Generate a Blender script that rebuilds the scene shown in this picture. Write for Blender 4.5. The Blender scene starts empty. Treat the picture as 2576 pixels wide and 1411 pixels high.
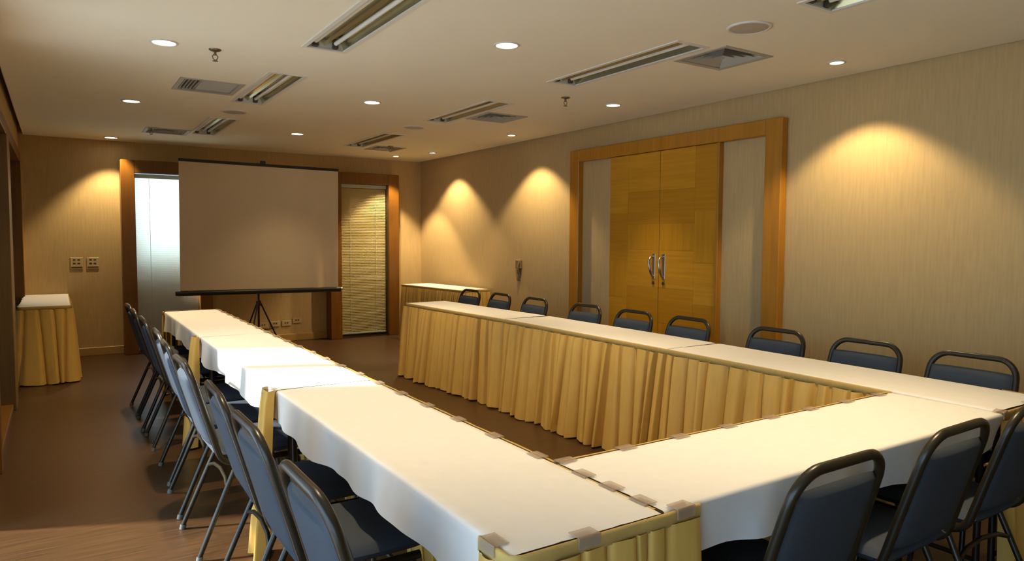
import bpy, math, random
from mathutils import Vector, Matrix
random.seed(7)
SC = bpy.context.scene
COL = SC.collection
PI = math.pi

# ------------------------------------------------------------------ camera
YAW, PITCH, ROLL, FPX, CAMH = 0.575645605, 0.0600428163, 0.00534285969, 1763.81733, 1.42
fw = Vector((math.sin(YAW)*math.cos(PITCH), math.cos(YAW)*math.cos(PITCH), -math.sin(PITCH)))
rt = Vector((math.cos(YAW), -math.sin(YAW), 0))
up = rt.cross(fw)
c_, s_ = math.cos(ROLL), math.sin(ROLL)
r2 = c_*rt + s_*up
u2 = -s_*rt + c_*up
cam_d = bpy.data.cameras.new('camera')
cam = bpy.data.objects.new('camera', cam_d)
COL.objects.link(cam)
cam.matrix_world = Matrix(((r2.x, u2.x, -fw.x, 0), (r2.y, u2.y, -fw.y, 0), (r2.z, u2.z, -fw.z, CAMH), (0, 0, 0, 1)))
cam_d.sensor_fit = 'HORIZONTAL'
cam_d.sensor_width = 36.0
cam_d.lens = FPX/2576*36.0
cam_d.clip_start = 0.05
SC.camera = cam

# ------------------------------------------------------------------ world, sun, exposure
SC.view_settings.view_transform = 'Standard'
SC.view_settings.look = 'None'
SC.view_settings.gamma = 1.0
SC.view_settings.use_curve_mapping = False
SC.view_settings.exposure = 0.42
SC.cycles.use_denoising = True
SC.cycles.max_bounces = 10
SC.cycles.diffuse_bounces = 6
SC.cycles.sample_clamp_indirect = 6.0
w = bpy.data.worlds.new('sky')
SC.world = w
w.use_nodes = True
bg = w.node_tree.nodes['Background']
bg.inputs[0].default_value = (0.50, 0.72, 1.0, 1)
bg.inputs[1].default_value = 4.2
sun_d = bpy.data.lights.new('sun', 'SUN')
sun_d.energy = 12.0
sun_d.angle = math.radians(4.0)
sun_d.color = (1.0, 0.96, 0.9)
sun = bpy.data.objects.new('sun', sun_d)
COL.objects.link(sun)
SUN_DIR = Vector((0.92, -0.39, -math.tan(math.radians(35))))      # direction the light travels
sun.rotation_euler = SUN_DIR.to_track_quat('-Z', 'Y').to_euler()
sun.location = (-4, 6, 5)

# ------------------------------------------------------------------ materials
def new_mat(name):
    m = bpy.data.materials.new(name)
    m.use_nodes = True
    return m, m.node_tree, m.node_tree.nodes['Principled BSDF']

def mat(name, col, rough=0.5, metal=0.0, spec=0.5, var=0.0, scale=(8, 8, 8), bump=0.0, detail=4, coat=0.0):
    m, nt, p = new_mat(name)
    p.inputs['Base Color'].default_value = (*col, 1)
    p.inputs['Roughness'].default_value = rough
    p.inputs['Metallic'].default_value = metal
    p.inputs['Specular IOR Level'].default_value = spec
    p.inputs['Coat Weight'].default_value = coat
    if var or bump:
        tc = nt.nodes.new('ShaderNodeTexCoord')
        mp = nt.nodes.new('ShaderNodeMapping')
        mp.inputs['Scale'].default_value = scale
        nz = nt.nodes.new('ShaderNodeTexNoise')
        nz.inputs['Scale'].default_value = 1.0
        nz.inputs['Detail'].default_value = detail
        nt.links.new(tc.outputs['Object'], mp.inputs[0])
        nt.links.new(mp.outputs[0], nz.inputs['Vector'])
        if var:
            rp = nt.nodes.new('ShaderNodeValToRGB')
            rp.color_ramp.elements[0].position = 0.3
            rp.color_ramp.elements[1].position = 0.7
            rp.color_ramp.elements[0].color = (*[c*(1-var) for c in col], 1)
            rp.color_ramp.elements[1].color = (*[min(1, c*(1+var)) for c in col], 1)
            nt.links.new(nz.outputs[0], rp.inputs[0])
            nt.links.new(rp.outputs[0], p.inputs['Base Color'])
        if bump:
            b = nt.nodes.new('ShaderNodeBump')
            b.inputs['Strength'].default_value = bump
            b.inputs['Distance'].default_value = 0.003
            nt.links.new(nz.outputs[0], b.inputs['Height'])
            nt.links.new(b.outputs[0], p.inputs['Normal'])
    return m

def emit(name, col, s):
    m, nt, p = new_mat(name)
    p.inputs['Base Color'].default_value = (*col, 1)
    p.inputs['Emission Color'].default_value = (*col, 1)
    p.inputs['Emission Strength'].default_value = s
    return m

def glass_mat(name, tint, refl=0.5):
    m = bpy.data.materials.new(name)
    m.use_nodes = True
    nt = m.node_tree
    nt.nodes.clear()
    o = nt.nodes.new('ShaderNodeOutputMaterial')
    mx = nt.nodes.new('ShaderNodeMixShader')
    t = nt.nodes.new('ShaderNodeBsdfTransparent')
    t.inputs[0].default_value = (*tint, 1)
    g = nt.nodes.new('ShaderNodeBsdfGlossy')
    g.inputs['Roughness'].default_value = 0.03
    lw = nt.nodes.new('ShaderNodeLayerWeight')
    pw = nt.nodes.new('ShaderNodeMath')
    pw.operation = 'POWER'
    pw.inputs[1].default_value = 4.0
    nt.links.new(lw.outputs['Facing'], pw.inputs[0])
    f = nt.nodes.new('ShaderNodeMath')
    f.operation = 'MULTIPLY_ADD'
    f.inputs[1].default_value = 0.9
    f.inputs[2].default_value = 0.035
    nt.links.new(pw.outputs[0], f.inputs[0])
    nt.links.new(f.outputs[0], mx.inputs[0])
    nt.links.new(t.outputs[0], mx.inputs[1])
    nt.links.new(g.outputs[0], mx.inputs[2])
    nt.links.new(mx.outputs[0], o.inputs[0])
    return m

def translucent_mat(name, col, k):
    m = bpy.data.materials.new(name)
    m.use_nodes = True
    nt = m.node_tree
    nt.nodes.clear()
    o = nt.nodes.new('ShaderNodeOutputMaterial')
    mx = nt.nodes.new('ShaderNodeMixShader')
    mx.inputs[0].default_value = k
    d = nt.nodes.new('ShaderNodeBsdfDiffuse')
    t = nt.nodes.new('ShaderNodeBsdfTranslucent')
    d.inputs[0].default_value = (*col, 1)
    t.inputs[0].default_value = (*col, 1)
    nt.links.new(d.outputs[0], mx.inputs[1])
    nt.links.new(t.outputs[0], mx.inputs[2])
    nt.links.new(mx.outputs[0], o.inputs[0])
    return m

M = {}
M['ceiling'] = mat('ceiling_plaster', (0.86, 0.795, 0.63), 0.9, var=0.015, scale=(1.5, 1.5, 1.5))
M['wall'] = mat('linen_wallpaper', (0.50, 0.355, 0.165), 0.85, spec=0.2, var=0.06, scale=(60, 60, 5), bump=0.25)
M['floor'] = mat('dark_wood_floor', (0.062, 0.029, 0.011), 0.34, spec=0.45, var=0.3, scale=(3, 90, 3), bump=0.08)
M['wood'] = mat('honey_wood', (0.42, 0.178, 0.013), 0.35, spec=0.5, var=0.12, scale=(30, 30, 2), bump=0.03)
M['wood_dark'] = mat('dark_brown_wood', (0.155, 0.060, 0.006), 0.35, spec=0.5, var=0.15, scale=(40, 40, 2), bump=0.03)
M['jamb'] = mat('pale_brown_jamb', (0.20, 0.115, 0.04), 0.4, var=0.1, scale=(30, 30, 2))
M['veneer_a'] = mat('gold_veneer_upright', (0.50, 0.232, 0.012), 0.28, spec=0.5, var=0.1, scale=(30, 40, 2))
M['veneer_b'] = mat('gold_veneer_level', (0.53, 0.25, 0.015), 0.24, spec=0.5, var=0.12, scale=(30, 2, 40))
M['veneer_c'] = mat('gold_veneer_deep', (0.46, 0.205, 0.010), 0.3, spec=0.5, var=0.1, scale=(30, 2, 50))
M['baseboard'] = mat('pale_wood_baseboard', (0.45, 0.27, 0.08), 0.45, var=0.1, scale=(2, 2, 40))
M['cloth'] = mat('white_tablecloth', (0.76, 0.725, 0.69), 0.85, spec=0.2, var=0.015, scale=(25, 25, 25), bump=0.06)
M['skirt'] = mat('gold_skirt_fabric', (0.60, 0.375, 0.09), 0.6, spec=0.35, var=0.06, scale=(40, 40, 6), bump=0.08)
M['band'] = mat('gold_skirt_band', (0.54, 0.36, 0.11), 0.65, spec=0.3, var=0.05, scale=(40, 40, 40))
M['clip'] = mat('clear_brown_clip', (0.50, 0.38, 0.28), 0.2, spec=0.5)
M['clip'].node_tree.nodes['Principled BSDF'].inputs['Alpha'].default_value = 0.42
M['tube'] = mat('olive_black_metal', (0.022, 0.016, 0.008), 0.33, spec=0.45)
M['fabric'] = mat('blue_grey_fabric', (0.050, 0.060, 0.077), 0.8, spec=0.25, var=0.12, scale=(300, 300, 300), bump=0.15)
M['rubber'] = mat('grey_rubber', (0.12, 0.12, 0.11), 0.7)
M['black'] = mat('black_plastic', (0.012, 0.011, 0.010), 0.4)
M['steel'] = mat('brushed_steel', (0.55, 0.5, 0.45), 0.3, metal=1.0)
M['screen'] = mat('matte_screen_fabric', (0.68, 0.55, 0.36), 0.8, spec=0.2)
M['white'] = mat('white_metal', (0.72, 0.69, 0.62), 0.5)
M['offwhite'] = mat('ivory_plastic', (0.52, 0.385, 0.19), 0.5)
M['phone'] = mat('brown_phone_plastic', (0.22, 0.145, 0.065), 0.45)
M['slot'] = mat('dark_slot', (0.05, 0.035, 0.02), 0.6)
M['reflector'] = mat('polished_reflector', (0.62, 0.58, 0.36), 0.22, metal=0.9)
M['tubeglass'] = mat('fluorescent_glass', (0.78, 0.76, 0.68), 0.2)
M['socket'] = mat('dark_lamp_socket', (0.06, 0.05, 0.035), 0.5)
M['vent'] = mat('grey_vent_metal', (0.42, 0.39, 0.33), 0.5)
M['ventdark'] = mat('dark_duct', (0.03, 0.028, 0.025), 0.8)
M['grille'] = mat('speaker_grille', (0.45, 0.40, 0.32), 0.6, var=0.1, scale=(300, 300, 300))
M['lamp'] = emit('lit_lamp_glass', (1.0, 0.93, 0.80), 9.0)
M['brass'] = mat('sprinkler_brass', (0.22, 0.17, 0.10), 0.35, metal=0.8)
M['glass'] = glass_mat('clear_glass', (0.93, 0.96, 0.95))
M['glass_dark'] = glass_mat('tinted_glass', (0.07, 0.085, 0.09))
M['slats'] = translucent_mat('white_slats', (0.95, 0.85, 0.66), 0.78)
M['slats_warm_lit'] = translucent_mat('warm_lit_slats', (0.86, 0.67, 0.36), 0.3)  # slat colour carries the warm lamp light falling on the right blind
M['blindroll'] = translucent_mat('added_blind_fabric', (0.78, 0.82, 0.86), 0.35)
M['tablewood'] = mat('table_laminate', (0.16, 0.10, 0.06), 0.5, var=0.1, scale=(3, 30, 3))
M['blocker'] = mat('light_blocker_grey', (0.16, 0.15, 0.14), 0.9)
M['terrace'] = mat('terrace_stone', (0.45, 0.45, 0.45), 0.9, var=0.1, scale=(2, 2, 2))
M['frame_dark'] = mat('dark_window_frame', (0.03, 0.018, 0.008), 0.4)

# ------------------------------------------------------------------ helpers
class MB:
    def __init__(self):
        self.v, self.f, self.sm = [], [], []
    def add(self, vs, fs, smooth=False):
        o = len(self.v)
        self.v += [tuple(p) for p in vs]
        self.f += [tuple(i+o for i in f) for f in fs]
        self.sm += [smooth]*len(fs)
        return self
    def box(self, x0, x1, y0, y1, z0, z1, bev=0.0):
        if bev <= 0:
            vs = [(x, y, z) for z in (z0, z1) for y in (y0, y1) for x in (x0, x1)]
            return self.add(vs, [(0, 2, 3, 1), (4, 5, 7, 6), (0, 1, 5, 4), (2, 6, 7, 3), (0, 4, 6, 2), (1, 3, 7, 5)])
        b = min(bev, (x1-x0)*.45, (y1-y0)*.45, (z1-z0)*.45)
        rings = [(z0, b), (z0+b, 0), (z1-b, 0), (z1, b)]
        vs = []
        for z, i in rings:
            a0, a1, c0, c1 = x0+i, x1-i, y0+i, y1-i
            k = b*.4
            vs += [(a0+b, c0, z), (a1-b, c0, z), (a1-k*0, c0+b, z), (a1, c1-b, z), (a1-b, c1, z), (a0+b, c1, z), (a0, c1-b, z), (a0, c0+b, z)]
        fs = [tuple(reversed(range(8))), tuple(range(24, 32))]
        for r in range(3):
            for i in range(8):
                j = (i+1) % 8
                fs.append((r*8+i, r*8+j, r*8+8+j, r*8+8+i))
        return self.add(vs, fs)
    def tube(self, pts, r, n=8, cap=True, r_end=None):
        pts = [Vector(p) for p in pts]
        T = []
        for i in range(len(pts)):
            a = pts[max(0, i-1)]; b = pts[min(len(pts)-1, i+1)]
            T.append((b-a).normalized())
        ref = Vector((0, 0, 1)) if abs(T[0].z) < 0.9 else Vector((1, 0, 0))
        N = (ref - T[0]*ref.dot(T[0])).normalized()
        vs = []
        for i, p in enumerate(pts):
            N = (N - T[i]*N.dot(T[i])).normalized()
            B = T[i].cross(N)
            rr = r if r_end is None else r+(r_end-r)*i/(len(pts)-1)
            vs += [p + (N*math.cos(2*PI*k/n)+B*math.sin(2*PI*k/n))*rr for k in range(n)]
        fs = []
        for i in range(len(pts)-1):
            for k in range(n):
                j = (k+1) % n
                fs.append((i*n+k, i*n+j, i*n+n+j, i*n+n+k))
        self.add(vs, fs, True)
        if cap:
            o = len(pts)-1
            self.add(vs[:n], [tuple(reversed(range(n)))])
            self.add(vs[o*n:], [tuple(range(n))])
        return self
    def lathe(self, prof, cx, cy, n=20):
        vs = [(cx+r*math.cos(2*PI*k/n), cy+r*math.sin(2*PI*k/n), z) for r, z in prof for k in range(n)]
        fs = [(i*n+k, i*n+(k+1) % n, i*n+n+(k+1) % n, i*n+n+k) for i in range(len(prof)-1) for k in range(n)]
        self.add(vs, fs, True)
        self.add(vs[:n], [tuple(range(n))]); self.add(vs[-n:], [tuple(range(n))])
        return self
    def grid(self, P, smooth=True):
        nr, nc = len(P), len(P[0])
        vs = [p for row in P for p in row]
        fs = [(r*nc+c, r*nc+c+1, r*nc+nc+c+1, r*nc+nc+c) for r in range(nr-1) for c in range(nc-1)]
        return self.add(vs, fs, smooth)
    def build(self, name, m, parent=None, loc=None):
        me = bpy.data.meshes.new(name)
        me.from_pydata(self.v, [], self.f)
        me.polygons.foreach_set('use_smooth', self.sm)
        me.materials.append(m)
        me.update()
        o = bpy.data.objects.new(name, me)
        COL.objects.link(o)
        if parent: o.parent = parent
        if loc: o.location = loc
        return o

def tag(o, label=None, cat=None, group=None, kind=None):
    if label: o['label'] = label
    if cat: o['category'] = cat
    if group: o['group'] = group
    if kind: o['kind'] = kind
    return o

def thing(name, label, cat, loc=(0, 0, 0), rz=0.0, group=None, kind=None):
    o = bpy.data.objects.new(name, None)
    o.empty_display_size = 0.1
    COL.objects.link(o)
    o.location = loc
    o.rotation_euler = (0, 0, rz)
    return tag(o, label, cat, group, kind)

def copy_tree(o, parent=None):
    c = o.copy()
    COL.objects.link(c)
    c.parent = parent
    for ch in [x for x in o.children]:
        copy_tree(ch, c)
    return c

def arc2(cx, cy, r, a0, a1, n):
    return [(cx+r*math.cos(a0+(a1-a0)*i/n), cy+r*math.sin(a0+(a1-a0)*i/n)) for i in range(n+1)]

ORD = ['', 'first', 'second', 'third', 'fourth', 'fifth', 'sixth', 'seventh', 'eighth', 'ninth']

# ------------------------------------------------------------------ room shell
XL, XR, YB, YF, ZC = -0.33, 4.635, 9.68, -1.3, 2.555
WT = 0.14
tag(MB().box(XL-WT, XR+0.2, YF, YB+0.3, -0.1, 0).build('floor', M['floor']), 'dark brown polished wood floor of the meeting room', 'floor', kind='structure')

fix_l = [(3.0, 4.24), (5.02, 6.28), (7.22, 8.46)]
fix_r = [(0.88, 2.13), (2.92, 4.18), (5.02, 6.22), (7.22, 8.48)]
FIX = [(1.265, 1.515, a, b) for a, b in fix_l] + [(3.02, 3.265, a, b) for a, b in fix_r]
VENT = [(0.785, 1.205, 5.55, 6.0), (0.825, 1.235, 8.25, 8.66), (3.335, 3.745, 2.84, 3.24), (3.31, 3.71, 5.49, 5.9), (3.36, 3.74, 8.26, 8.66)]
HOLES = FIX + VENT
cx0, cx1, cy0, cy1 = -0.285, XR-0.022, YF, YB
xs = sorted({cx0, cx1, *[q for h in HOLES for q in h[:2]]})
ys = sorted({cy0, cy1, *[q for h in HOLES for q in h[2:]]})
mb = MB()
for i in range(len(xs)-1):
    for j in range(len(ys)-1):
        mx, my = (xs[i]+xs[i+1])/2, (ys[j]+ys[j+1])/2
        if any(h[0] < mx < h[1] and h[2] < my < h[3] for h in HOLES): continue
        mb.add([(xs[i], ys[j], ZC), (xs[i+1], ys[j], ZC), (xs[i+1], ys[j+1], ZC), (xs[i], ys[j+1], ZC)], [(0, 3, 2, 1)])
# rim of the panel beside the shadow gaps
for x in (cx0, cx1):
    mb.add([(x, cy0, ZC), (x, cy1, ZC), (x, cy1, ZC+0.05), (x, cy0, ZC+0.05)], [(0, 1, 2, 3)])
mb.box(XL-WT, XR+0.2, YF-0.1, YB+0.3, ZC+0.16, ZC+0.26)
tag(mb.build('ceiling', M['ceiling']), 'plain plaster ceiling with recessed lights and air vents', 'ceiling', kind='structure')

tag(MB().box(XR, XR+0.14, YF-0.1, YB+0.14, 0, ZC+0.16).build('wall_right', M['wall']), 'beige linen papered wall with the double door', 'wall', kind='structure')
tag(MB().box(XL-WT, XR, YF-0.14, YF, 0, ZC+0.16).build('wall_front', M['wall']), 'beige papered wall behind the viewer', 'wall', kind='structure')

# back wall with two glazed openings
WB = [(0.80, 1.515), (3.345, 4.05)]
ZT = 2.185
mb = MB()
xx = [XL-WT, WB[0][0], WB[0][1], WB[1][0], WB[1][1], XR]
for a, b in ((0, 1), (2, 3), (4, 5)):
    mb.box(xx[a], xx[b], YB, YB+0.14, 0, ZC+0.16)
for a, b in WB:
    mb.box(a, b, YB, YB+0.14, ZT, ZC+0.16)
tag(mb.build('wall_back', M['wall']), 'beige papered end wall behind the projection screen', 'wall', kind='structure')

# left wall with window openings (y0, y1, z0, z1)
LW = [(-0.9, 2.15, 0.0, 2.33), (2.3, 4.22, 0.0, 2.33), (4.27, 4.98, 0.9, 2.33), (5.1, 7.02, 0.0, 2.33), (7.2, 9.5, 0.0, 2.33)]
mb = MB()
prev = YF
for y0, y1, z0, z1 in LW:
    mb.box(XL-WT, XL, prev, y0, 0, ZC+0.16)
    if z0 > 0: mb.box(XL-WT, XL, y0, y1, 0, z0)
    mb.box(XL-WT, XL, y0, y1, z1, ZC+0.16)
    prev = y1
mb.box(XL-WT, XL, prev, YB, 0, ZC+0.16)
tag(mb.build('wall_left', M['wall']), 'wall of tall windows along the left side', 'wall', kind='structure')

# left windows
for n, (y0, y1, z0, z1) in enumerate(LW):
    t = thing('window_%d' % (n+3), ['tall clear window beside the viewer', 'tall window with a half lowered blind added to block sun', 'narrow high window with a sill', 'tall tinted glass door at the left edge', 'dark tinted window beside the corner side table'][n], 'window', (XL, (y0+y1)/2, z0), kind='structure')
    h = (y1-y0)/2; H = z1-z0
    wm = M['wood_dark'] if n >= 3 else M['wood']
    ov = 0.02
    jw = 0.03 if n in (1, 2) else 0.09
    MB().box(-WT-0.01, ov, -h-0.005, -h+jw, 0, H, 0.004).build('jamb', M['jamb'] if n == 4 else wm, t)
    MB().box(-WT-0.01, ov, h-jw, h+(0.155 if n == 3 else 0.005), 0, H, 0.004).build('jamb', M['jamb'] if n == 3 else wm, t)
    MB().box(-WT-0.01, ov, -h+0.09, h-0.09, H-0.1, H, 0.004).build('head', wm, t)
    MB().box(-WT-0.01, ov*0, -h+0.09, h-0.09, 0, 0.05, 0.004).build('sill', wm, t)
    MB().box(-WT+0.03, -WT+0.038, -h+0.09, h-0.09, 0.05, H-0.1).build('pane', M['glass_dark'] if n >= 3 else M['glass'], t)
    if n >= 3 or n == 0:
        MB().box(-WT+0.01, -WT+0.06, -0.03, 0.03, 0.05, H-0.1, 0.003).build('mullion', M['frame_dark'], t)
b = thing('sun_blocking_blind', 'unseen white blind added over the left window to block sun', 'blind', (XL-0.05, 3.05, 0.0))  # blind added out of view to keep sun off the near tables
MB().tube([(0, -0.66, 2.2), (0, 0.66, 2.2)], 0.022, 10).build('roller', M['white'], b)
MB().box(-0.024, -0.0225, -0.65, 0.65, 0.96, 2.2).build('fabric', M['blindroll'], b)
MB().box(-0.03, -0.016, -0.65, 0.65, 0.94, 0.965, 0.003).build('hem_bar', M['white'], b)

# outside: terrace, and unseen slabs added to block sun and daylight
tag(MB().box(-6, XL-WT, -4, 14, -0.14, -0.06).build('terrace', M['terrace']), 'pale stone terrace outside the windows', 'terrace', kind='structure')
tag(MB().box(-3.3, XL-WT, -4, 3.3, 2.62, 2.75).build('sun_blocker_slab', M['blocker']), 'unseen slab added above the terrace to block sun', 'overhang', kind='structure')  # added out of view, stops sun reaching the near table end
tag(MB().box(0.3, 2.2, 9.92, 10.05, -0.14, 1.16).build('daylight_blocker_low', M['blocker']), 'unseen low slab added outside the end window to dim its blind', 'daylight_blocker_low', kind='structure')  # added out of sight so the lower part of the blind darkens
tag(MB().box(3.1, 4.4, 9.83, 9.95, -0.14, 2.8).build('daylight_blocker_tall', M['blocker']), 'unseen grey slab added outside the right end window to block daylight', 'wall', kind='structure')  # added backing that keeps daylight from the right blind

# back windows: deep wooden casings, glass, venetian blind behind
def back_window(n, xo0, xi0, xi1, xo1, label, m):
    cx = (xo0+xo1)/2
    t = thing('window_%d' % n, label, 'window', (cx, YB, 0), kind='structure')
    yf = -0.2
    MB().box(xo0-cx, xi0-cx, yf, 0.0, 0, 2.325, 0.006).build('jamb', m, t)
    MB().box(xi1-cx, xo1-cx, yf, 0.0, 0, 2.325, 0.006).build('jamb', m, t)
    MB().box(xi0-cx, xi1-cx, yf, 0.0, 2.175, 2.325, 0.004).build('head', m, t)
    MB().box(xi0-cx, xi1-cx, -0.17, 0.13, 0, 0.012).build('sill', M['frame_dark'], t)
    MB().box(xi0-cx, xi1-cx, -0.155, -0.147, 0.012, 2.175).build('pane', M['glass'], t)
    return t
back_window(1, 0.652, 0.80, 1.50, 1.64, 'tall end window left of the projection screen, in a brown wooden frame', M['wood_dark'])
back_window(2, 3.165, 3.33, 4.03, 4.19, 'tall end window right of the projection screen, in a brown wooden frame', M['wood_dark'])
def blind(xa, xb, ztop, zbot, tilt, label, sm):
    cx = (xa+xb)/2
    hw = (xb-xa)/2
    t = thing('venetian_blind', label, 'blind', (cx, YB-0.09, 0), group='venetian blinds in the end windows')
    MB().box(-hw, hw, -0.02, 0.02, ztop-0.05, ztop, 0.003).build('head_rail', M['white'], t)
    mb = MB()
    z = zbot+0.03
    a = math.radians(tilt)
    while z < ztop-0.055:
        dy, dz = 0.0135*math.cos(a), 0.0135*math.sin(a)
        P = []
        for x in (-hw+0.004, hw-0.004):
            P.append([(x, dy*q + 0.0015*(1-q*q)*math.sin(a), z+dz*q + 0.002*(1-q*q)*math.cos(a)) for q in (-1, 0, 1)])
        mb.grid(P)
        z += 0.0225
    tag(mb.build('slats', sm, t), kind='stuff')
    for q in (-0.55, 0.55):
        MB().box(q*hw-0.002, q*hw+0.002, -0.016, -0.014, zbot+0.02, ztop-0.05).build('ladder_cord', M['white'], t)
    MB().box(-hw, hw, -0.014, 0.014, zbot, zbot+0.022, 0.003).build('bottom_rail', M['white'], t)
    return t
blind(0.805, 1.495, 2.17, 0.03, 62, 'white venetian blind glowing with daylight left of the screen', M['slats'])
blind(3.335, 4.025, 2.17, 0.045, 66, 'venetian blind right of the screen, warm room light put into its colour', M['slats_warm_lit'])

# baseboards and wall trims
for k, (a, b_) in enumerate(((XL, 0.652), (1.64, 3.165), (4.19, XR))):
    tag(MB().box(a, b_, YB-0.018, YB, 0, 0.095, 0.004).build('baseboard_back', M['baseboard']), 'pale wooden baseboard of the end wall, ' + ['left of the glowing window', 'under the projection screen', 'by the right corner'][k], 'baseboard', kind='structure')
for k, (a, b_) in enumerate(((YF, 3.34), (5.92, YB-0.018))):
    tag(MB().box(XR-0.018, XR, a, b_, 0, 0.095, 0.004).build('baseboard_right', M['baseboard']), 'pale wooden baseboard of the right wall, ' + ['nearer than the door', 'beyond the door'][k], 'baseboard', kind='structure')

# ------------------------------------------------------------------ double door in the right wall
D = thing('door_1', 'double door of gold veneer in a wide wooden frame', 'door', (XR, 4.63, 0), kind='structure')
y0, y1 = 3.34-4.63, 5.92-4.63
MB().box(-0.075, 0, y0, y0+0.15, 0, 2.335, 0.006).build('jamb', M['wood'], D)
MB().box(-0.075, 0, y1-0.15, y1, 0, 2.335, 0.006).build('jamb', M['wood'], D)
MB().box(-0.075, 0, y0+0.15, y1-0.15, 2.215, 2.335, 0.005).build('head', M['wood'], D)
ds, de = 3.935-4.63, 5.29-4.63
MB().box(-0.012, 0, y0+0.15, ds, 0, 2.215).build('side_panel', M['wall'], D)
MB().box(-0.012, 0, de, y1-0.15, 0, 2.215).build('side_panel', M['wall'], D)
mid = (ds+de)/2
MB().box(-0.066, 0, ds, ds+0.028, 0, 2.215, 0.003).build('door_stop', M['wood'], D)
for sgn in (-1, 1):
    a, b_ = (ds+0.03, mid-0.002) if sgn < 0 else (mid+0.002, de)
    leaf = MB().box(-0.052, -0.001, a, b_, 0.006, 2.212).build('door_leaf', M['wood_dark'], D)
    cols = [a, a+(b_-a)*(0.36 if sgn < 0 else 0.62), b_]
    k = 0
    rows0 = [0.006, 0.42, 0.86, 1.22, 1.66, 2.212]
    rows1 = [0.006, 0.30, 0.66, 0.98, 1.32, 1.56, 1.86, 2.212]
    for ci in range(2):
        rows = rows1 if (ci == 0) == (sgn > 0) else rows0
        for ri in range(len(rows)-1):
            k += 1
            m = [M['veneer_a'], M['veneer_b'], M['veneer_c']][(ri*2+ci+(sgn > 0)) % 3]
            MB().box(-0.055, -0.052, cols[ci]+0.0006, cols[ci+1]-0.0006, rows[ri]+0.0006, rows[ri+1]-0.0006).build('veneer_panel', m, leaf)
    hy = mid + sgn*0.062
    hd = MB()
    hd.box(-0.060, -0.055, hy-0.019, hy+0.019, 1.06, 1.285, 0.002)
    hd.tube([(-0.058, hy, 1.26), (-0.095, hy+0.004, 1.255), (-0.115, hy+0.006, 1.22), (-0.112, hy, 1.17), (-0.10, hy-0.006, 1.12), (-0.075, hy, 1.085), (-0.058, hy, 1.08)], 0.011, 8)
    hd.build('handle', M['steel'], leaf)
    MB().tube([(-0.055, hy, 1.02), (-0.066, hy, 1.02)], 0.014, 10).build('keyhole', M['brass'], leaf)

# ------------------------------------------------------------------ ceiling fittings
def fluorescent(x0, x1, y0, y1, label):
    cx, cy = (x0+x1)/2, (y0+y1)/2
    hx, hy = (x1-x0)/2, (y1-y0)/2
    t = thing('fluorescent_light', label, 'ceiling light', (cx, cy, ZC), group='unlit twin tube ceiling lights')
    fr = MB()
    for a in ((-hx-0.012, -hx+0.014, -hy-0.012, hy+0.012), (hx-0.014, hx+0.012, -hy-0.012, hy+0.012), (-hx+0.014, hx-0.014, -hy-0.012, -hy+0.014), (-hx+0.014, hx-0.014, hy-0.014, hy+0.012)):
        fr.box(a[0], a[1], a[2], a[3], -0.006, 0.002)
    fr.build('frame', M['white'], t)
    d = 0.075
    ix, iy = hx-0.004, hy-0.004
    prof = [(-ix, 0.0), (-ix*0.85, 0.045), (-ix*0.62, d), (-ix*0.38, d), (-ix*0.12, 0.03), (0, 0.018), (ix*0.12, 0.03), (ix*0.38, d), (ix*0.62, d), (ix*0.85, 0.045), (ix, 0.0)]
    MB().grid([[(p[0], y, p[1]) for p in prof] for y in (-iy, iy)], False).build('reflector', M['reflector'], t)
    for s in (-1, 1):
        MB().box(-ix, ix, s*iy-0.002, s*iy+0.002, 0, d+0.005).build('end_plate', M['white'], t)
    for s in (-1, 1):
        tb = MB().tube([(s*ix*0.5, -iy+0.03, 0.034), (s*ix*0.5, iy-0.03, 0.034)], 0.0135, 10).build('lamp_tube', M['tubeglass'], t)
        for e in (-1, 1):
            MB().box(s*ix*0.5-0.017, s*ix*0.5+0.017, e*(iy-0.018)-0.014, e*(iy-0.018)+0.014, 0.004, 0.062, 0.004).build('lamp_socket', M['socket'], tb)
    return t
fl_labels = ['long unlit twin tube light at the top of the picture, left of centre',
             'unlit twin tube light beside the comb vent on the left ceiling',
             'small far unlit twin tube light on the left, nearest the screen',
             'unlit twin tube light cut by the top edge of the picture, at the right',
             'long unlit twin tube light beside the large diamond vent',
             'unlit twin tube light in the middle of the right ceiling row',
             'small far unlit twin tube light near the right back corner']
for q, l in zip(FIX, fl_labels): fluorescent(*q, l)

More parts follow.
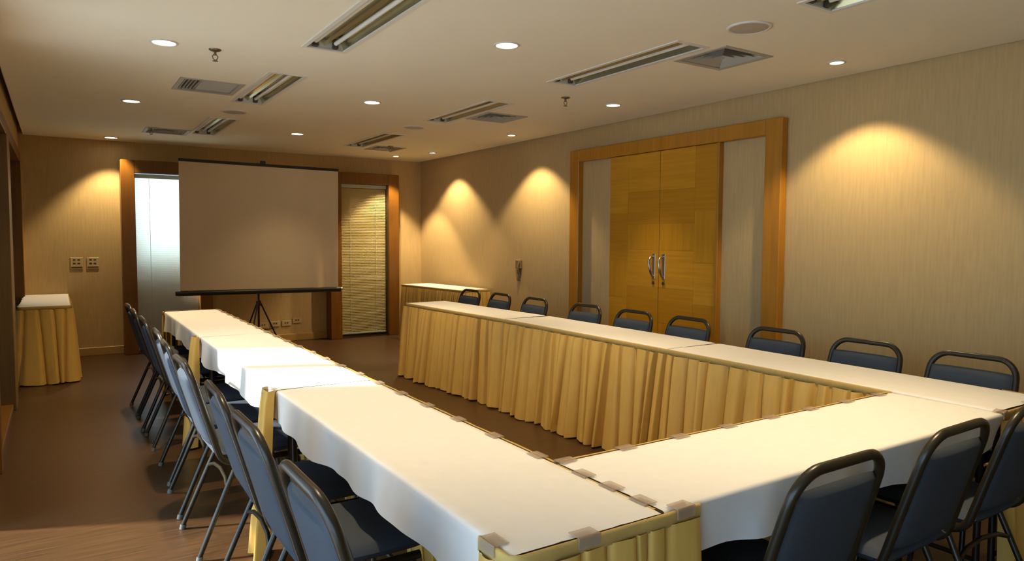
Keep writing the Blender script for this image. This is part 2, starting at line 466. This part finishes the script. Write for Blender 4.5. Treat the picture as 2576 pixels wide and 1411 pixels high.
def vent(x0, x1, y0, y1, label, style):
    cx, cy = (x0+x1)/2, (y0+y1)/2
    hx, hy = (x1-x0)/2, (y1-y0)/2
    t = thing('air_vent', label, 'air vent', (cx, cy, ZC), group='square ceiling air vents')
    def ring(mb, o, i, zo, zi):
        A = [(-1, -1), (1, -1), (1, 1), (-1, 1)]
        vs = [(a*(hx-o), b*(hy-o), zo) for a, b in A] + [(a*(hx-i), b*(hy-i), zi) for a, b in A]
        mb.add(vs, [(k, (k+1) % 4, 4+(k+1) % 4, 4+k) for k in range(4)])
    f = MB()
    ring(f, -0.012, 0.022, -0.006, -0.004); ring(f, -0.012, -0.012, 0.001, -0.006); ring(f, 0.022, 0.022, -0.004, 0.03)
    f.build('frame', M['vent'], t)
    MB().box(-hx+0.004, hx-0.004, -hy+0.004, hy-0.004, 0.10, 0.105).build('duct', M['ventdark'], t)
    if style:
        for k in range(5):
            x = -hx+0.03+k*0.024
            MB().box(x, x+0.006, -hy+0.022, hy-0.022, 0.0, 0.03).build('louver', M['vent'], t)
        for k in range(10):
            y = -hy+0.03+k*0.037
            MB().add([(-hx+0.15, y, 0.040), (hx-0.022, y, 0.040), (hx-0.022, y+0.038, 0.004), (-hx+0.15, y+0.038, 0.004)], [(0, 1, 2, 3)]).build('louver', M['vent'], t)
    else:
        o = 0.026
        for k in range(4):
            lv = MB(); ring(lv, o+0.034, o, 0.046, 0.0)
            lv.build('louver', M['vent'], t)
            o += 0.042
        MB().box(-hx+o, hx-o, -hy+o, hy-o, -0.002, 0.002).build('core_plate', M['vent'], t)
    return t
vl = ['grey comb vent on the left ceiling between two downlights', 'far grey vent on the left ceiling above the screen', 'large diamond shaped vent near the round speaker on the right', 'middle grey vent on the right ceiling above the far chairs', 'far small vent near the right back corner']
for k, (q, l) in enumerate(zip(VENT, vl)): vent(*q, l, k == 0)

WARM = (1.0, 0.78, 0.45)
def downlight(x, y, r, watts, cone, blend, label, col=WARM, aim=None):
    t = thing('downlight', label, 'downlight', (x, y, ZC), group='round recessed ceiling downlights')
    MB().lathe([(r+0.016, 0.0), (r+0.016, -0.004), (r+0.004, -0.007), (r, -0.004), (r, 0.0)], 0, 0, 28).build('trim_ring', M['white'], t)
    MB().lathe([(r, -0.001), (r*0.6, -0.0035), (0.004, -0.004)], 0, 0, 28).build('lamp_glass', M['lamp'], t)
    d = bpy.data.lights.new('downlight_beam', 'SPOT')
    d.energy = watts
    d.color = col
    d.spot_size = math.radians(cone)
    d.spot_blend = blend
    d.shadow_soft_size = 0.03
    o = bpy.data.objects.new('downlight_beam', d)
    COL.objects.link(o)
    o.parent = t
    o.location = (0, 0, -0.02)
    return t
PLW, WSW = 122, 64
for k, y in enumerate((2.5, 4.62, 6.75, 9.36)):
    downlight(0.56, y, 0.062, PLW*((0.8, 1, 1, 0.6)[k]), 92, 0.5 if k == 3 else 0.95, ['round downlight above the near left chairs', 'large round downlight at the upper left, beside a sprinkler', 'round downlight in the middle of the left ceiling', 'small far downlight on the left, close to the end wall'][k])
for k, y in enumerate((1.45, 3.545, 5.65, 7.83)):
    downlight(2.255, y, 0.062, PLW*(0.25 if k == 3 else 1), 92, 0.95, ['round downlight above the front table', 'large round downlight at the top centre of the ceiling', 'round downlight in the middle of the ceiling', 'small far downlight above the projection screen'][k])
for k, (x, y, ws) in enumerate(((4.22, 2.70, 0.9), (4.0, 4.6, 1.2), (4.24, 6.56, 1.1), (4.24, 8.5, 1.35), (4.0, 9.15, 1.9))):
    downlight(x, y, 0.04 if k != 1 else 0.055, WSW*ws, (106, 70, 106, 106, 86)[k], 1.0 if k == 1 else 0.36, ['small bright spot downlight nearest along the right wall', 'round downlight on the right ceiling in front of the door', 'small bright spot downlight left of the door', 'small bright spot downlight near the right back corner', 'faint downlight closest to the end wall on the right'][k])

for k, (x, y) in enumerate(((3.145, 2.525), (1.39, 6.79), (3.115, 6.67))):
    t = thing('ceiling_speaker', ['round ceiling speaker at the upper right, above the diamond vent', 'round ceiling speaker between two left tube lights', 'round ceiling speaker between two right tube lights'][k], 'speaker', (x, y, ZC), group='round ceiling speakers')
    MB().lathe([(0.118, 0.0), (0.118, -0.006), (0.104, -0.010), (0.100, -0.006)], 0, 0, 32).build('rim', M['white'], t)
    MB().lathe([(0.100, -0.006), (0.06, -0.010), (0.005, -0.012)], 0, 0, 32).build('grille', M['grille'], t)
for k, (x, y) in enumerate(((0.84, 4.62), (0.865, 8.3), (3.47, 4.57), (3.52, 8.22))):
    t = thing('sprinkler', ['fire sprinkler hanging beside the upper left downlight', 'far fire sprinkler in front of the left far vent', 'fire sprinkler hanging above the door side of the room', 'far fire sprinkler near the right back corner'][k], 'sprinkler', (x, y, ZC), group='fire sprinklers')
    MB().lathe([(0.036, 0.0), (0.036, -0.004), (0.026, -0.010), (0.012, -0.012)], 0, 0, 20).build('escutcheon', M['brass'], t)
    s = MB().tube([(0, 0, -0.01), (0, 0, -0.035)], 0.008, 8)
    for q in (-1, 1):
        s.tube([(q*0.007, 0, -0.03), (q*0.016, 0, -0.042), (q*0.012, 0, -0.056), (0, 0, -0.066)], 0.003, 6)
    s.build('frame_arms', M['brass'], t)
    MB().lathe([(0.006, -0.066), (0.017, -0.068), (0.017, -0.070), (0.004, -0.071)], 0, 0, 14).build('deflector', M['brass'], t)

# ------------------------------------------------------------------ tables, cloths, skirts
TH = 0.745
def table(cx, cy, L, W, rz, label, group, inset=(0.02, 0.02)):
    """long axis along local X"""
    t = thing('folding_table', label, 'table', (cx, cy, 0), rz, group)
    hl, hw = L/2-0.004, W/2-0.004
    MB().box(-hl, hl, -hw, hw, TH-0.028, TH, 0.004).build('tabletop', M['tablewood'], t)
    for sx in (-1, 1):
        lx = sx*(hl-inset[sx > 0])
        for sy in (-1, 1):
            MB().tube([(lx, sy*(hw-0.06), TH-0.028), (lx, sy*(hw-0.06), 0.0)], 0.014, 8).build('leg', M['tube'], t)
        MB().tube([(lx, -hw+0.06, 0.14), (lx, hw-0.06, 0.14)], 0.010, 8).build('crossbar', M['tube'], t)
    return t

def cloth(cx, cy, L, W, rz, drop_side, seed, label, group, drop=0.148, fold=(0, 0)):
    """sheet over a table: long axis local X; hangs on side +Y or -Y"""
    rnd = random.Random(seed)
    ph = [rnd.uniform(0, 6.28) for _ in range(8)]
    e = 0.0055
    hl, hw = L/2, W/2
    N = 72
    P = []
    zt = TH+e
    for i in range(N+1):
        u = -hl+0.002 + (L-0.004)*i/N
        end = min(u+hl, hl-u)
        row = []
        zz = zt + 0.0006*math.sin(3*u+ph[0]) - 0.004*math.exp(-end/0.012)
        row.append((u, -hw-e, zt-0.026)); row.append((u, -hw-e, zt-0.006)); row.append((u, -hw-e+0.004, zz-0.001))
        for q in range(1, 20):
            y = -hw+W*q/20
            crease = 0.0011 if q in (6, 14) else 0
            row.append((u, y, zz+crease+0.0005*math.sin(9*y+4*u+ph[1])))
        R = 0.012
        for a in (15, 40, 65, 88):
            aa = math.radians(a)
            row.append((u, hw+e-R+R*math.sin(aa), zz-R+R*math.cos(aa)))
        dr = drop + 0.010*math.sin(5.3*u+ph[2]) + 0.007*math.sin(11*u+ph[3]) + 0.003*math.sin(23*u+ph[4])
        fo = 0.0
        if fold[0]: fo += math.exp(-(u+hl)/0.05)*fold[0]
        if fold[1]: fo += math.exp(-(hl-u)/0.05)*fold[1]
        for q in range(1, 9):
            tq = q/8
            wav = tq*(0.010*math.sin(7*u+ph[5]) + 0.007*math.sin(16*u+ph[6]) + 0.004*math.sin(31*u+ph[7])) + 0.006*tq
            row.append((u, hw+e+wav-fo*tq*0.5, zz-R-(dr-R)*tq + fo*0.4*tq*0))
        P.append(row)
    if drop_side < 0:
        P = [[(-p[0], -p[1], p[2]) for p in row] for row in P]
    o = MB().grid(P).build('tablecloth', M['cloth'])
    o.location = (cx, cy, 0)
    o.rotation_euler = (0, 0, rz)
    return tag(o, label, 'tablecloth', group)

def resample(path, s):
    acc = 0
    for a, b in zip(path[:-1], path[1:]):
        d = (b-a).length
        if acc+d >= s-1e-9:
            t = (b-a)/d
            return a+t*(s-acc), t
        acc += d
    t = (path[-1]-path[-2]).normalized()
    return path[-1]+t*(s-acc), t

def skirt(path, side, label, group=None, pitch=0.085, amp=0.040, flare=0.030, seed=1, ztop=TH+0.006, zbot=0.012, clips=(), name='table_skirt', rows=12, mm=None, band=True):
    """pleated cloth hung along a path; side=+1: outward is left of the path direction"""
    rnd = random.Random(seed)
    path = [Vector((p[0], p[1], 0)) for p in path]
    # round the corners a little
    total = sum((b-a).length for a, b in zip(path[:-1], path[1:]))
    t = thing(name, label, 'table skirt', tuple(path[0]), group=group)
    o = path[0]
    bnd = [0.0]
    while bnd[-1] < total-pitch*0.6:
        bnd.append(bnd[-1]+pitch*rnd.uniform(0.6, 1.45))
    bnd[-1] = total
    wig = [rnd.uniform(-1, 1)*pitch*0.55 for _ in bnd]
    wig[0] = wig[-1] = 0
    amps = [rnd.uniform(0.55, 1.25) for _ in bnd]
    outs = [rnd.uniform(-0.006, 0.010) for _ in bnd]
    curl = [rnd.uniform(0.3, 1.9) for _ in bnd]
    kind = [rnd.random() for _ in bnd]
    zb = ztop-0.030 if band else ztop+0.002
    def nrm(s):
        eps = 0.012
        p0, _ = resample(path, max(0, s-eps)); p1, _ = resample(path, min(total, s+eps))
        d = (p1-p0).normalized()
        return Vector((-d.y, d.x, 0))*side
    QS = (0.0, 0.04, 0.09, 0.14, 0.26, 0.42, 0.58, 0.74, 0.86, 0.91, 0.96, 1.0)
    mb = MB()
    for i in range(len(bnd)-1):
        P = []
        for r in range(rows+1):
            f = r/rows
            z = zb+(zbot-zb)*f
            s0 = bnd[i]+wig[i]*f; s1 = bnd[i+1]+wig[i+1]*f
            row = []
            grow = 0.45+0.55*f**0.7
            for q in QS:
                s = s0+(s1-s0)*q
                if kind[i] < 0.36:      # knife pleat rising to one side, tucked under its neighbour
                    sh = 0.03+0.97*(q/0.95)**0.85 if q <= 0.95 else 0.45
                elif kind[i] < 0.66:
                    sh = 0.03+0.97*((1-q)/0.95)**0.85 if q >= 0.05 else 0.45
                else:                  # rounded box pleat
                    sh = max(0.0, math.sin(PI*q**curl[i]))**0.5
                back = -0.9*amp*max(0.0, 1-min(q, 1-q)/0.15)
                if q == 0.0 and i > 0: s -= 0.007*grow
                if q == 1.0 and i < len(bnd)-2: s += 0.007*grow
                s = min(total, max(0, s))
                off = 0.009+0.030*f**0.6*min(1.0, amp/0.04)+(amp*amps[i]*sh+back)*grow + flare*f*f*0.8+flare*0.2*f + outs[i]*f
                pt, _ = resample(path, s)
                pt = pt+nrm(s)*max(0.002, off)-o
                row.append((pt.x, pt.y, z + (0.005*math.sin(i*2.1+q*3) if r == rows else 0)))
            P.append(row)
        mb.grid(P, True)
    mb.build('pleats', mm or M['skirt'], t)
    # heading band along the table edge
    nb = max(8, int(total/0.03))
    B = []
    for j in range(nb+1):
        s = total*j/nb
        pt, _ = resample(path, s)
        n = nrm(s)
        wv = 0.0012*math.sin(s*37)+0.0008*math.sin(s*91)
        B.append([tuple((pt+n*k-o).xy)+(z,) for k, z in ((0.001, ztop-0.001), (0.0075+wv, ztop), (0.009+wv, ztop-0.006), (0.009+wv, ztop-0.034), (0.005, ztop-0.036))])
    if band: MB().grid(B, True).build('heading_band', M['band'], t)
    for s in clips:
        pt, tg = resample(path, s)
        n = nrm(s)
        tg = Vector((tg.x, tg.y, 0))
        mb = MB()
        def pp(a, b, z):
            v = pt+tg*a+n*b-o
            return (v.x, v.y, z)
        hw = 0.031
        for (b0, b1, z0, z1) in ((-0.027, 0.013, ztop+0.0022, ztop+0.0046), (0.0105, 0.0135, ztop-0.022, ztop+0.0046)):
            vs = [pp(a, b, z) for z in (z0, z1) for b in (b0, b1) for a in (-hw, hw)]
            mb.add(vs, [(0, 2, 3, 1), (4, 5, 7, 6), (0, 1, 5, 4), (2, 6, 7, 3), (0, 4, 6, 2), (1, 3, 7, 5)])
        mb.build('skirt_clip', M['clip'], t)
    return t

# left row (three tables), front table, right row
W_ = 0.43
LX = 0.795+W_/2
left_y = [(1.212, 3.118), (3.122, 5.055), (5.06, 6.93)]
nm = ['nearest the viewer', 'in the middle of the row', 'at the far end of the row']
for k, (a, b_) in enumerate(left_y):
    table(LX, (a+b_)/2, b_-a, W_, PI/2, 'narrow folding table under a white cloth, left row, ' + nm[k], 'folding tables set in a U')
    cloth(LX, (a+b_)/2, b_-a, W_, PI/2, 1, 11+k, 'white tablecloth on the left row, ' + ['nearest the viewer, with a long hanging edge', 'middle table, brightest in the sunlight', 'far table closest to the screen'][k], 'white tablecloths', fold=((0.05, 0.0), (0.09, 0.07), (0.06, 0.08))[k])
FY0, FY1 = 1.222, 1.652
FX0, FX1 = 1.243, 3.085
table((FX0+FX1)/2, (FY0+FY1)/2, FX1-FX0, W_, 0, 'narrow folding table under a white cloth, closing the U in front', 'folding tables set in a U')
cloth((FX0+FX1)/2, (FY0+FY1)/2, FX1-FX0, W_, PI, 1, 21, 'white tablecloth on the front table joining both rows', 'white tablecloths', fold=(0.08, 0.05), drop=0.135)
right = [((3.098, 1.25), (3.122, 3.062)), ((3.122, 3.066), (3.118, 4.915)), ((3.116, 4.92), (3.012, 6.63))]
RW = 0.45
rcent = []
for k, (p, q) in enumerate(right):
    p = Vector(p); q = Vector(q)
    d = (q-p).normalized()
    n = Vector((d.y, -d.x))
    c = (p+q)/2 + n*RW/2
    ang = math.atan2(d.y, d.x)
    rcent.append((p, q, d, n))
    table(c.x, c.y, (q-p).length, RW, ang, 'narrow folding table under a white cloth, right row, ' + nm[k], 'folding tables set in a U', (0.02, 0.44 if k == 2 else 0.02))
    cloth(c.x, c.y, (q-p).length, RW, ang, -1, 31+k, 'white tablecloth on the right row, ' + ['nearest the viewer at the corner', 'middle table in front of the door', 'far table above the pleated skirt end'][k], 'white tablecloths')

# left row skirts
e = 0.008
iy0, iy1 = 1.665, 6.93
clipy = [1.74+0.255*k for k in range(21)]
skirt([(1.225+e, iy0), (1.225+e, iy1), (0.93, iy1+e)], -1, 'gold pleated skirt on the inner side of the left table row', 'gold pleated table skirts', seed=3, clips=[y-iy0 for y in clipy if y < iy1-0.05])
skirt([(0.795-e, 1.335), (0.795-e, 1.212-e), (1.232, 1.212-e), (1.352, 1.216-e)], -1, 'gold pleated skirt wrapped around the near end of the left table row', 'gold pleated table skirts', seed=5, clips=[0.045, 0.33, 0.64], pitch=0.062, amp=0.020, flare=0.01)
skirt([(0.779, 3.20), (0.762, 3.165), (0.760, 3.15), (0.779, 3.085)], -1, 'narrow gold skirt strip hanging at the nearer joint of the left row', 'gold pleated table skirts', seed=8, pitch=0.045, amp=0.045, flare=0.02, band=False, clips=[0.06])
skirt([(0.779, 5.12), (0.763, 5.09), (0.761, 5.075), (0.779, 5.015)], -1, 'narrow gold skirt strip hanging at the farther joint of the left row', 'gold pleated table skirts', seed=9, pitch=0.04, amp=0.04, flare=0.02, band=False)
skirt([(0.92, 6.942), (0.785, 6.94), (0.784, 6.87)], -1, 'gold skirt end at the far corner of the left row', 'gold pleated table skirts', seed=10, pitch=0.05, amp=0.014, flare=0.0)
# a clip pair on the joint of left row and front table
# front table skirt (inner side, facing away) 
skirt([(3.07, FY1+e), (1.262, FY1+e)], -1, 'gold pleated skirt on the inner side of the front table', 'gold pleated table skirts', seed=12, clips=[0.10+0.243*k for k in range(8)])
skirt([(1.2335, 1.64), (1.2335, 1.235)], -1, 'gold skirt heading tucked between left row and front table', 'gold pleated table skirts', seed=13, clips=[0.11, 0.23, 0.35], amp=0.0015, flare=0.0)
# right row skirt: inner side and far end
pts = [(FX1+0.02, 1.66)] + [(3.122-e, 3.064), (3.116-e, 4.918), (3.012-e, 6.638)]
d, n = rcent[2][2], rcent[2][3]
far_in = Vector((3.012-e, 6.638)); far_out = far_in+n*(RW+e)
pts = [(3.104-e, 1.66)]+pts[1:]+[(far_out.x, far_out.y)]
skirt(pts, 1, 'long gold pleated skirt on the inner side of the right table row', 'gold pleated table skirts', seed=15, clips=[], amp=0.062, flare=0.020, pitch=0.092)
skirt([(3.07, 1.232-e), (3.10, 1.238-e), (3.548, 1.245-e), (3.558, 1.42)], -1, 'gold pleated skirt around the near end of the right table row', 'gold pleated table skirts', seed=16, pitch=0.085, amp=0.03, flare=0.01, clips=[0.02, 0.3])

# side tables
table(-0.115, 8.84, 1.64, 0.40, PI/2, 'small skirted side table in the left back corner', 'side tables with skirts')
cloth(-0.115, 8.84, 1.66, 0.41, PI/2, 1, 41, 'white cloth on the side table in the left back corner', 'white tablecloths', drop=0.03)
skirt([(-0.318, 8.30), (-0.318, 8.005), (0.092, 8.005), (0.092, 9.64)], -1, 'gold pleated skirt of the side table in the left back corner', 'gold pleated table skirts', seed=43, pitch=0.095, amp=0.036, flare=0.01)
# right back corner side table (a little askew)
ang = math.radians(96.0)
A = Vector((3.99, 8.98)); dd = Vector((math.cos(ang), math.sin(ang))); nn = Vector((dd.y, -dd.x))
cA = Vector((4.32, 8.32))
SL, SW = 1.45, 0.42
table(cA.x, cA.y, SL, SW, ang, 'side table askew in the right back corner', 'side tables with skirts').location.z = 0.025
o = cloth(cA.x, cA.y, SL, SW, ang, -1, 44, 'brightly lit white cloth on the side table in the right back corner', 'white tablecloths', drop=0.03)
o.location.z = 0.025
def cpt(a, b): 
    v = cA+dd*a+nn*b
    return (v.x, v.y)
skirt([cpt(-SL/2-e, SW/2), cpt(-SL/2-e, -SW/2-e), cpt(SL/2+e, -SW/2-e)], 1, 'gold pleated skirt of the side table in the right back corner', 'gold pleated table skirts', seed=45, pitch=0.07, amp=0.035, flare=0.0, ztop=TH+0.031)

# ------------------------------------------------------------------ chairs
def make_chair():
    t = thing('banquet_chair', 'x', 'chair')
    r = 0.0140
    # profile of the back: y as function of z
    def by(z): return -0.195 - 0.115*max(0.0, (z-0.46)/0.40)**1.05
    # back frame: runs from under the seat up, over the top and down again
    half = []
    half += [(0.205, 0.17, 0.415), (0.205, 0.0, 0.415), (0.205, -0.12, 0.415)]
    for i in range(1, 6):
        a = PI/2*i/6
        half.append((0.205, -0.12-0.078*math.sin(a), 0.415+0.07*(1-math.cos(a))))
    for z in (0.52, 0.60, 0.68, 0.74):
        half.append((0.205-0.012*(z-0.46)/0.3, by(z), z))
    R = 0.088
    zc = 0.8625-R
    for i in range(0, 9):
        a = PI/2*i/8
        z = zc+R*math.sin(a)
        half.append((0.192-R+R*math.cos(a), by(z), z))
    other = [(-p[0], p[1], p[2]) for p in reversed(half)]
    MB().tube(half+other, r, 10).build('back_frame', M['tube'], t)
    # cushions
    def pad(fn, nu=16, nv=14, th=0.05):
        mb = MB()
        for s in (1, -1):
            P = []
            for j in range(nv+1):
                v = -1+2*j/nv
                v = math.copysign(abs(v)**0.6, v)
                row = []
                for i in range(nu+1):
                    u = -1+2*i/nu
                    u = math.copysign(abs(u)**0.6, u)
                    k = (max(0, 1-abs(u)**7)*max(0, 1-abs(v)**7))**0.4
                    row.append(fn(u, v, s*k))
                P.append(row)
            if s < 0: P = [list(reversed(rw)) for rw in P]
            mb.grid(P)
        return mb
    def seat_fn(u, v, k):
        x = u*(0.208-0.012*(v < 0)*abs(v)) * (1-0.05*max(0, v)**6)
        y = 0.012+v*0.215*(1-0.05*abs(u)**6)
        return (x, y, 0.455+k*0.030+(0.006*(1-u*u)*(1-v*v) if k > 0 else 0))
    pad(seat_fn).build('seat', M['fabric'], t)
    def back_fn(u, v, k):
        z = 0.642+v*0.163*(1-0.035*abs(u)**4*(v > 0))
        wd = 0.188-0.006*v
        if v < 0: wd *= 1-0.12*abs(v)**5
        yc = by(z)+0.006
        bow = -0.010*(1-u*u)*(1 if k < 0 else -0.2)
        return (u*wd, yc+k*0.022+bow, z)
    pad(back_fn).build('backrest', M['fabric'], t)
    for s in (-1, 1):
        for (ya, yb) in ((-0.11, -0.285), (0.15, 0.215)):
            lg = MB().tube([(s*0.193, ya, 0.418), (s*0.197, ya+(yb-ya)*0.3, 0.30), (s*0.21, yb, 0.012)], 0.0115, 8).build('leg', M['tube'], t)
            MB().tube([(s*0.2095, yb-(yb-ya)*0.03, 0.022), (s*0.2105, yb, 0.0)], 0.0145, 8).build('foot_cap', M['rubber'], lg)
    MB().tube([(-0.199, -0.16, 0.30), (-0.12, -0.15, 0.325), (0, -0.146, 0.335), (0.12, -0.15, 0.325), (0.199, -0.16, 0.30)], 0.009, 8).build('stretcher', M['tube'], t)
    MB().tube([(-0.197, 0.168, 0.32), (0.197, 0.168, 0.32)], 0.009, 8).build('stretcher', M['tube'], t)
    return t
chair = make_chair()
used = [False]
def place(x, y, rz, label, group):
    o = chair if not used[0] else copy_tree(chair)
    used[0] = True
    o.location = (x, y, 0)
    o.rotation_euler = (0, 0, rz)
    o['label'] = label
    o['group'] = group
left_c = [1.60, 2.19, 2.73, 3.46, 4.01, 4.56, 5.335, 5.89, 6.42]
jit = random.Random(3)
for k, y in enumerate(left_c):
    place(0.775+jit.uniform(-0.012, 0.012), y, -PI/2+jit.uniform(-0.03, 0.03), 'blue-grey padded chair at the left table row, ' + (ORD[k+1] + ' from the viewer' if k else 'nearest the viewer'), 'chairs along the left table row')
right_c = [1.61, 2.14, 2.71, 3.435, 3.98, 4.57, 5.31, 5.91, 6.48]
for k, y in enumerate(right_c):
    sh = 0 if y < 5 else -(y-5)*0.03
    place(3.41+sh*0.5, y, PI/2+jit.uniform(-0.03, 0.03), 'blue-grey padded chair behind the right table row, ' + (ORD[k+1] + ' from the viewer' if k else 'nearest the viewer'), 'chairs along the right table row')
for k, (x, y, a) in enumerate(((1.655, 1.31, 0.0), (2.255, 1.31, 0.02), (2.805, 1.31, 0.0))):
    place(x, y, a, ['blue-grey chair seen from behind at the front table, leftmost', 'blue-grey chair seen from behind at the front table, middle', 'blue-grey chair at the front table, cut by the right picture edge'][k], 'chairs at the front table')

# ------------------------------------------------------------------ projection screen on tripod
S = thing('projection_screen', 'white projection screen on a black tripod in front of the end wall', 'projection screen', (2.05, 8.6, 0))
S.rotation_euler = (0, math.radians(0.5), 0)
hw = 0.909
P = []
for j in range(13):
    z = 0.80+(2.255-0.80)*j/12
    row = []
    for i in range(41):
        u = -1+2*i/40
        rip = 0.012*math.exp(-((u-0.8)/0.22)**2)*math.sin(u*22+z*2.0)*(1-j/14)
        row.append((u*hw, rip, z))
    P.append(row)
MB().grid(P).build('screen_fabric', M['screen'], S)
MB().box(-hw-0.004, hw+0.004, -0.012, 0.012, 2.25, 2.282, 0.004).build('top_bar', M['black'], S)
MB().box(-0.03, 0.03, -0.008, 0.02, 2.282, 2.315, 0.004).build('hook', M['black'], S)
case = MB().tube([(-hw-0.03, 0.0, 0.775), (hw+0.03, 0.0, 0.775)], 0.030, 12).build('roller_case', M['black'], S)
for s in (-1, 1):
    MB().tube([(s*(hw+0.03), 0, 0.775), (s*(hw+0.05), 0, 0.775)], 0.027, 12).build('end_cap', M['steel'] if s > 0 else M['black'], case)
MB().tube([(-0.05, 0.05, 0.25), (-0.05, 0.05, 2.29)], 0.013, 8).build('pole', M['black'], S)
MB().lathe([(0.024, 0.60), (0.03, 0.615), (0.03, 0.65), (0.02, 0.665)], -0.05, 0.05, 14).build('hub', M['black'], S)
for a in (0, 128, 232):
    ca, sa = math.cos(math.radians(a)), math.sin(math.radians(a))
    lg = MB().tube([(-0.05+0.02*ca, 0.05+0.02*sa, 0.64), (-0.05+0.30*ca, 0.05+0.30*sa, 0.012)], 0.0095, 8).build('tripod_leg', M['black'], S)
    MB().tube([(-0.05, 0.05, 0.30), (-0.05+0.165*ca, 0.05+0.165*sa, 0.315)], 0.005, 6).build('strut', M['black'], lg)
    MB().tube([(-0.05+0.295*ca, 0.05+0.295*sa, 0.03), (-0.05+0.303*ca, 0.05+0.303*sa, 0.0)], 0.013, 8).build('foot_cap', M['rubber'], lg)

# ------------------------------------------------------------------ wall plates
def plate(x, z, w_, h_, slots, label, group):
    t = thing('wall_outlet', label, 'wall outlet', (x, YB, z), group=group)
    MB().box(-w_/2, w_/2, -0.009, 0, -h_/2, h_/2, 0.003).build('cover_plate', M['offwhite'], t)
    for (sx, sz, sw, sh) in slots:
        MB().box(sx-sw/2, sx+sw/2, -0.0115, -0.008, sz-sh/2, sz+sh/2, 0.001).build('socket', M['slot'], t)
for k, x in enumerate((0.19, 0.353)):
    plate(x, 1.10, 0.125, 0.135, [(-0.022, 0.042, 0.026, 0.012), (0.022, 0.042, 0.026, 0.012), (-0.022, 0.0, 0.028, 0.014), (0.022, 0.0, 0.028, 0.014), (0, -0.045, 0.11, 0.012)], ['wall plate with socket rows left of the end window, left one of the pair', 'wall plate with socket rows, right one of the pair, nearer the window frame'][k], 'wall plates left of the end window')
for k, (x, z) in enumerate(((2.30, 0.235), (2.455, 0.245), (2.605, 0.245), (2.75, 0.275))):
    plate(x, z, 0.12, 0.075, [(-0.016, 0.006, 0.018, 0.016), (0.016, 0.006, 0.018, 0.016)], 'low wall outlet under the projection screen, ' + ['behind the tripod', 'just right of the tripod leg', 'third from the tripod', 'rightmost and highest'][k], 'low wall outlets under the screen')
t = thing('wall_phone', 'small brown wall phone on the right wall left of the door', 'wall phone', (XR, 6.97, 1.04))
MB().box(-0.03, 0, -0.055, 0.06, 0.02, 0.125, 0.006).build('cradle', M['phone'], t)
MB().box(-0.022, 0, -0.02, 0.042, -0.125, 0.02, 0.006).build('mount', M['phone'], t)
MB().tube([(-0.03, -0.03, 0.10), (-0.05, -0.032, 0.06), (-0.05, -0.03, 0.0), (-0.032, -0.022, -0.045)], 0.013, 8).build('handset', M['phone'], t)
